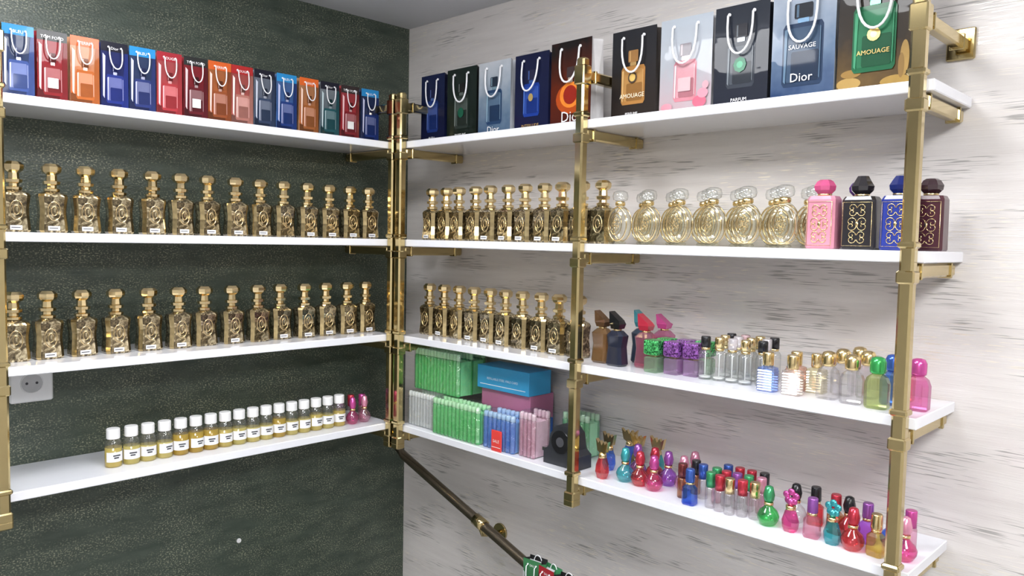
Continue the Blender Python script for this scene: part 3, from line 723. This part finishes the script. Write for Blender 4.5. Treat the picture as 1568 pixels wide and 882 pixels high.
lst = [((.01, .03, .12), (.03, .05, .12), (.02, .20, .50), (.05, .10, .35), None, 'BLEU'), ((.25, .01, .015), (.40, .02, .03), (.02, .02, .02), (.30, .015, .02), (.8, .8, .78), 'TOM FORD'),
 ((.60, .12, .02), (.75, .40, .22), (.70, .10, .02), (.62, .16, .03), None, 'TERRE'), ((.01, .015, .10), (.02, .03, .16), (.01, .01, .02), (.02, .04, .28), None, 'Dior'),
 ((.01, .02, .08), (.04, .07, .16), (.02, .22, .50), (.03, .05, .22), None, 'BLEU'), ((.50, .04, .05), (.45, .10, .10), (.30, .02, .03), (.55, .05, .06), None, 'ROUGE'),
 ((.10, .01, .015), (.35, .02, .03), (.02, .02, .02), (.16, .012, .02), (.8, .8, .78), 'TOM FORD'), ((.45, .09, .02), (.50, .18, .06), (.55, .10, .02), (.40, .10, .03), None, 'TERRE'),
 ((.55, .14, .12), (.45, .08, .07), (.35, .02, .02), (.62, .25, .20), None, 'ROUGE'), ((.04, .06, .12), (.25, .28, .34), (.01, .01, .02), (.05, .08, .16), None, 'Dior'),
 ((.02, .10, .35), (.10, .20, .45), (.02, .22, .50), (.02, .06, .28), None, 'BLEU'), ((.55, .14, .03), (.60, .30, .14), (.65, .12, .02), (.50, .16, .04), None, 'TERRE'),
 ((.02, .07, .09), (.35, .38, .42), (.01, .01, .02), (.02, .12, .14), None, 'Dior'), ((.42, .02, .03), (.48, .06, .07), (.03, .02, .02), (.30, .02, .03), (.8, .8, .78), 'TOM FORD'),
 ((.01, .02, .09), (.03, .05, .14), (.02, .22, .50), (.02, .05, .25), None, 'BLEU')]
def smallart(i, top, bc, lab, txt):
    art = [([(-.5, .86), (.5, .86), (.5, 1.0), (-.5, 1.0)], ink(top)), ('t', txt, .15, 0, .89, WI)]
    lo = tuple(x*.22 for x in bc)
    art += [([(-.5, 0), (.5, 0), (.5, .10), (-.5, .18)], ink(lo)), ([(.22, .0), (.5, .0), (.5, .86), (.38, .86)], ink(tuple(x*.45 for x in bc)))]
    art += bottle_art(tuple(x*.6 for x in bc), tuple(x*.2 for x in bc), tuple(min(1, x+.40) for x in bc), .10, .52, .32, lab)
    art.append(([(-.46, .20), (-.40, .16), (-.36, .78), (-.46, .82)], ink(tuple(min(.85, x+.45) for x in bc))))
    return art
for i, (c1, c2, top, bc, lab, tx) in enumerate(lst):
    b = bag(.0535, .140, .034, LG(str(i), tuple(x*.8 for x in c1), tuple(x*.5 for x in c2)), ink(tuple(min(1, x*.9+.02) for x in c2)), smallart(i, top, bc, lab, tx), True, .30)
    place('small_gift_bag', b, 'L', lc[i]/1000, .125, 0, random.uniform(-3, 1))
# counter with bags, below the shelves
b = MB(); CW = pm('counter_laminate', (.70, .70, .72), .3, var=.03)
b.box(-.36, -.005, -1.40, -.58, .815, .835, CW, .002); b.box(-.34, -.005, -1.38, -.60, .0, .815, CW)
for y in (-1.12, -.86): b.box(-.342, -.340, y-.001, y+.001, .05, .79, INK)
for y in (-1.16, -.90, -.82): b.tube([(-.352, y, .45), (-.352, y, .57)], .004, BRASS, 8)
obj('display_counter', b)
for i, (s, off, c, top) in enumerate([(.735, .190, (.02, .02, .02), (.05, .20, .08)), (.79, .20, (.05, .25, .10), (.35, .02, .03)), (.845, .21, (.02, .02, .02), (.02, .02, .02)), (.90, .215, (.25, .01, .02), (.02, .02, .02)), (.955, .22, (.03, .2, .08), (.3, .02, .02))]):
    b = bag(.050, .143, .030, LG('c%d' % i, c, top), ink(c), smallart(i, top, c, None, 'EAU'), True, .3)
    obj('counter_gift_bag', b, (-off, -s, .8353), math.radians(-90+random.uniform(-10, 10)))

# ---------------------------------------------------------------- world + camera
w = bpy.data.worlds.new('World'); scene.world = w; w.use_nodes = True
w.node_tree.nodes['Background'].inputs[0].default_value = (.8, .85, .9, 1); w.node_tree.nodes['Background'].inputs[1].default_value = .3
yaw, pit, rol, f, ang = 44.3693, 3.5219, 1.1801, 1189.0756, 52.1358
y, p, r = map(math.radians, (yaw, pit, rol))
fw = Vector((math.cos(y)*math.cos(p), math.sin(y)*math.cos(p), -math.sin(p)))
r0 = Vector((math.sin(y), -math.cos(y), 0)); u0 = r0.cross(fw)
rt = r0*math.cos(r)+u0*math.sin(r); up = u0*math.cos(r)-r0*math.sin(r)
cam = bpy.data.cameras.new('camera'); co = bpy.data.objects.new('camera', cam); scene.collection.objects.link(co)
M = Matrix.Identity(4)
for i in range(3):
    M[i][0] = rt[i]; M[i][1] = up[i]; M[i][2] = -fw[i]
a = math.radians(ang)
M[0][3] = -2.4*math.cos(a); M[1][3] = -2.4*math.sin(a); M[2][3] = ZC
co.matrix_world = M
cam.sensor_width = 36; cam.lens = 36*f/1568; cam.clip_start = .02
scene.camera = co
